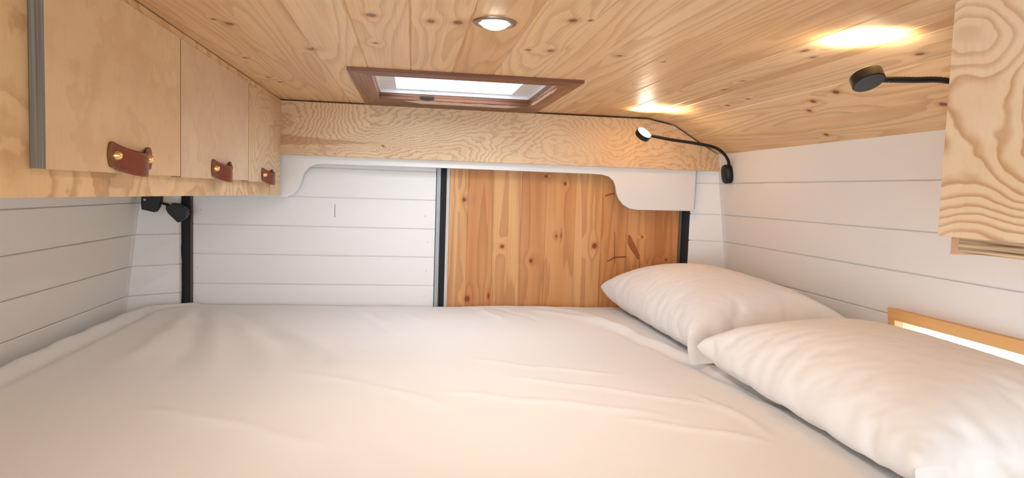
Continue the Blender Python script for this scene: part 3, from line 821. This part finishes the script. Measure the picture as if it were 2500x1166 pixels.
def sheet():
    x0, x1, y0, y1 = -0.868, 1.120, 0.60, 2.346
    nx, ny = 300, 250
    xs = np.linspace(x0, x1, nx + 1); ys = np.linspace(y0, y1, ny + 1)
    X, Y = np.meshgrid(xs, ys, indexing='ij')
    Z = np.full_like(X, BZ)
    Z += .007 * vnoise(X, Y, 2.2, 2.0, 1) + .004 * vnoise(X + Y * .5, Y, 6, 4, 2) + .0015 * vnoise(X, Y, 18, 15, 3)
    def ridge(xa, ya, xb, yb, w, h, bend=0.0):
        nonlocal Z
        dx, dy = xb - xa, yb - ya; L = math.hypot(dx, dy); dx /= L; dy /= L
        s = (X - xa) * dx + (Y - ya) * dy; d = -(X - xa) * dy + (Y - ya) * dx
        q = s / L
        d = d - bend * 4 * q * (1 - q) + .004 * np.sin(s * 37 + xa * 9)
        m = np.clip(np.minimum(s, L - s) / (.25 * L) + .0, 0, 1); m = m * m * (3 - 2 * m)
        Z += 1.35 * h * m * np.exp(-(d / w) ** 2)
    # hem running along the left wall
    ridge(-.815, 0.2, -.800, 2.55, .018, .012); ridge(-.770, .3, -.775, 2.5, .016, -.006); ridge(-.735, .4, -.75, 2.5, .03, .004)
    # folds fanning out of the far left corner
    for a, h in ((-.62, .006), (-.5, -.005), (-.40, .005), (-.24, .004), (-.05, -.003)):
        ridge(-.70 + .1 * (a + .62), 2.34, a, 1.25 + abs(a) * .35, .028, h, .03)
    for (xa, ya, xb, yb, w, h, b) in ((-.25, 2.34, -.02, 1.75, .022, .006, .02), (-.12, 2.34, .05, 2.0, .012, .005, .01), (.18, 2.34, .28, 2.05, .012, .006, .01), (.23, 2.34, .40, 2.02, .010, -.004, .02),
                                      (.40, 2.33, .62, 2.05, .016, .006, .02), (.35, 2.28, .66, 1.80, .020, .006, .03), (.50, 2.20, .70, 1.45, .020, .009, .02), (.56, 2.0, .72, 1.1, .016, -.006, .02),
                                      (.15, 1.45, .62, 1.15, .012, .0028, .02), (.0, 1.35, .5, 1.12, .014, .0028, .02), (.1, 1.62, .5, 1.42, .012, .0025, -.02), (-.3, 1.5, .1, 1.2, .016, .003, .03), (-.5, 1.25, -.1, 1.0, .02, .004, .03),
                                      (.35, 1.15, .60, 1.0, .012, .003, .01), (.55, 1.30, .60, 1.02, .012, .003, .01), (-.45, 2.0, -.25, 1.55, .03, -.005, .02), (-.36, 1.95, -.1, 1.4, .03, .005, .02)):
        ridge(xa, ya, xb, yb, w, h, b)
    # tuck down beside the left wall, against the doors and over the near edge
    Z -= .03 * np.clip((-.838 - X) / .03, 0, 1) ** 1.3
    Z -= .020 * np.clip((Y - 2.328) / .018, 0, 1) ** 2
    Z -= .10 * np.clip((.66 - Y) / .06, 0, 1) ** 2
    Z = Z - Z[(nx // 2), (ny // 2)] * 0
    # the outline narrows in the two far corners
    lo = np.where(Y > 2.225, -.868 + (Y - 2.225) * 1.06, -.868); hi = np.where(Y > 2.262, 1.144 - (Y - 2.262) * 1.72, 1.144)
    X = lo + (X - x0) / (x1 - x0) * (hi - lo)
    v = np.stack([X, Y, Z], -1).reshape(-1, 3)
    idx = np.arange((nx + 1) * (ny + 1)).reshape(nx + 1, ny + 1)
    f = np.stack([idx[:-1, :-1], idx[1:, :-1], idx[1:, 1:], idx[:-1, 1:]], -1).reshape(-1, 4)
    me = bpy.data.meshes.new('bed_sheet'); me.from_pydata(v.tolist(), [], f.tolist())
    return me
sh = link('bed_sheet', sheet(), SHEET, None, True)
m = sh.modifiers.new('thick', 'SOLIDIFY'); m.thickness = .004; m.offset = -1
tag(sh, 'plain white cotton sheet stretched over the mattress, softly creased', 'bed sheet')

# ------------------------------------------------------------------ pillows (cloth inflated in place, then frozen)
def pillow_mesh(L, Wd, cx, cy, pressure, seed, frames=34, rot=0.0, lift=.07, walls=(), against=None, flap=4):
    nx, ny = 34, 50
    r = random.Random(seed)
    vs, fs, top, bot = [], [], {}, {}
    for i in range(nx + 1):
        for j in range(ny + 1):
            x = (i / nx - .5) * Wd; y = (j / ny - .5) * L
            e = i in (0, nx) or j in (0, ny)
            z = 0 if e else .012 + r.uniform(-.002, .002)
            top[i, j] = len(vs); vs.append((x, y, z))
            if e: bot[i, j] = top[i, j]
            else: bot[i, j] = len(vs); vs.append((x, y, -z))
    for i in range(nx):
        for j in range(ny):
            fs.append((top[i, j], top[i + 1, j], top[i + 1, j + 1], top[i, j + 1]))
            fs.append((bot[i, j], bot[i, j + 1], bot[i + 1, j + 1], bot[i + 1, j]))
    # open end of the pillowcase: a single flat flap beyond the filled part, at the near end
    fl_v = []
    prev = {i: top[i, 0] for i in range(nx + 1)}
    for q_ in range(1, flap + 1):
        cur = {}
        for i in range(nx + 1):
            cur[i] = len(vs); vs.append(((i / nx - .5) * Wd, -.5 * L - q_ * L / ny, r.uniform(-.003, .003))); fl_v.append(cur[i])
        for i in range(nx): fs.append((prev[i], cur[i], cur[i + 1], prev[i + 1]))
        prev = cur
    R = Matrix.Translation((cx, cy, BZ + lift)) @ Matrix.Rotation(rot, 4, 'Z') @ Matrix.Rotation(math.radians(-4), 4, 'Y')
    me = bpy.data.meshes.new('pillow'); me.from_pydata([tuple(R @ Vector(v)) for v in vs], [], fs)
    o = bpy.data.objects.new('tmp_pillow', me); COL.objects.link(o)
    cols = []
    def col(bm_):
        mm = bpy.data.meshes.new('c'); bm_.to_mesh(mm); bm_.free()
        c_ = bpy.data.objects.new('c', mm); COL.objects.link(c_); c_.modifiers.new('c', 'COLLISION'); c_.collision.thickness_outer = .004
        c_.collision.cloth_friction = 12
        cols.append(c_)
    col(box_bm(-2, 3, -1, 4, BZ - .3, BZ + .001))
    for w_ in walls: col(box_bm(*w_))
    if against:
        bq = bmesh.new(); bq.from_mesh(against); col(bq)
    c_ = o.modifiers.new('cl', 'CLOTH'); s = c_.settings
    s.quality = 7; s.mass = .15
    s.tension_stiffness = s.compression_stiffness = 25; s.shear_stiffness = 8; s.bending_stiffness = .12
    s.tension_damping = s.compression_damping = 12; s.air_damping = 4
    vg = o.vertex_groups.new(name='filled'); vg.add([i for i in range(len(vs)) if i not in set(fl_v)], 1.0, 'REPLACE'); s.vertex_group_pressure = 'filled'
    s.use_pressure = True; s.uniform_pressure_force = pressure
    c_.collision_settings.distance_min = .004
    c_.point_cache.frame_start = 1; c_.point_cache.frame_end = frames
    for fr in range(1, frames + 1): S.frame_set(fr)
    dg = bpy.context.evaluated_depsgraph_get()
    res = bpy.data.meshes.new_from_object(o.evaluated_get(dg))
    bpy.data.objects.remove(o)
    for q_ in cols: bpy.data.objects.remove(q_)
    S.frame_set(1)
    res.name = 'pillow'
    return res
def pillow(label, me):
    o = link('pillow', me, CASE, None, True)
    sb = o.modifiers.new('s', 'SUBSURF'); sb.levels = 1; sb.render_levels = 2
    tag(o, label, 'pillow', 'white pillows along the right wall')
    return o
wallbox = (1.128, 1.5, -1, 4, BZ - .2, 2.0)
doorbox = (-1, 3, YD - .03, 3, BZ - .2, 2.0)
m1 = pillow_mesh(.83, .49, .900, 1.910, 18.5, 1, walls=(wallbox, doorbox))
p1 = pillow('white pillow farther back in the right corner, its far end against the wooden door', m1)
m2 = pillow_mesh(.72, .49, .898, 1.122, 16.5, 2, walls=(wallbox,), against=m1)
p2 = pillow('white pillow nearer the camera, lying beside the low side window', m2)
for m_ in (m1, m2):
    a_ = np.array([v.co[:] for v in m_.vertices]); print('pillow', a_.min(0), a_.max(0))
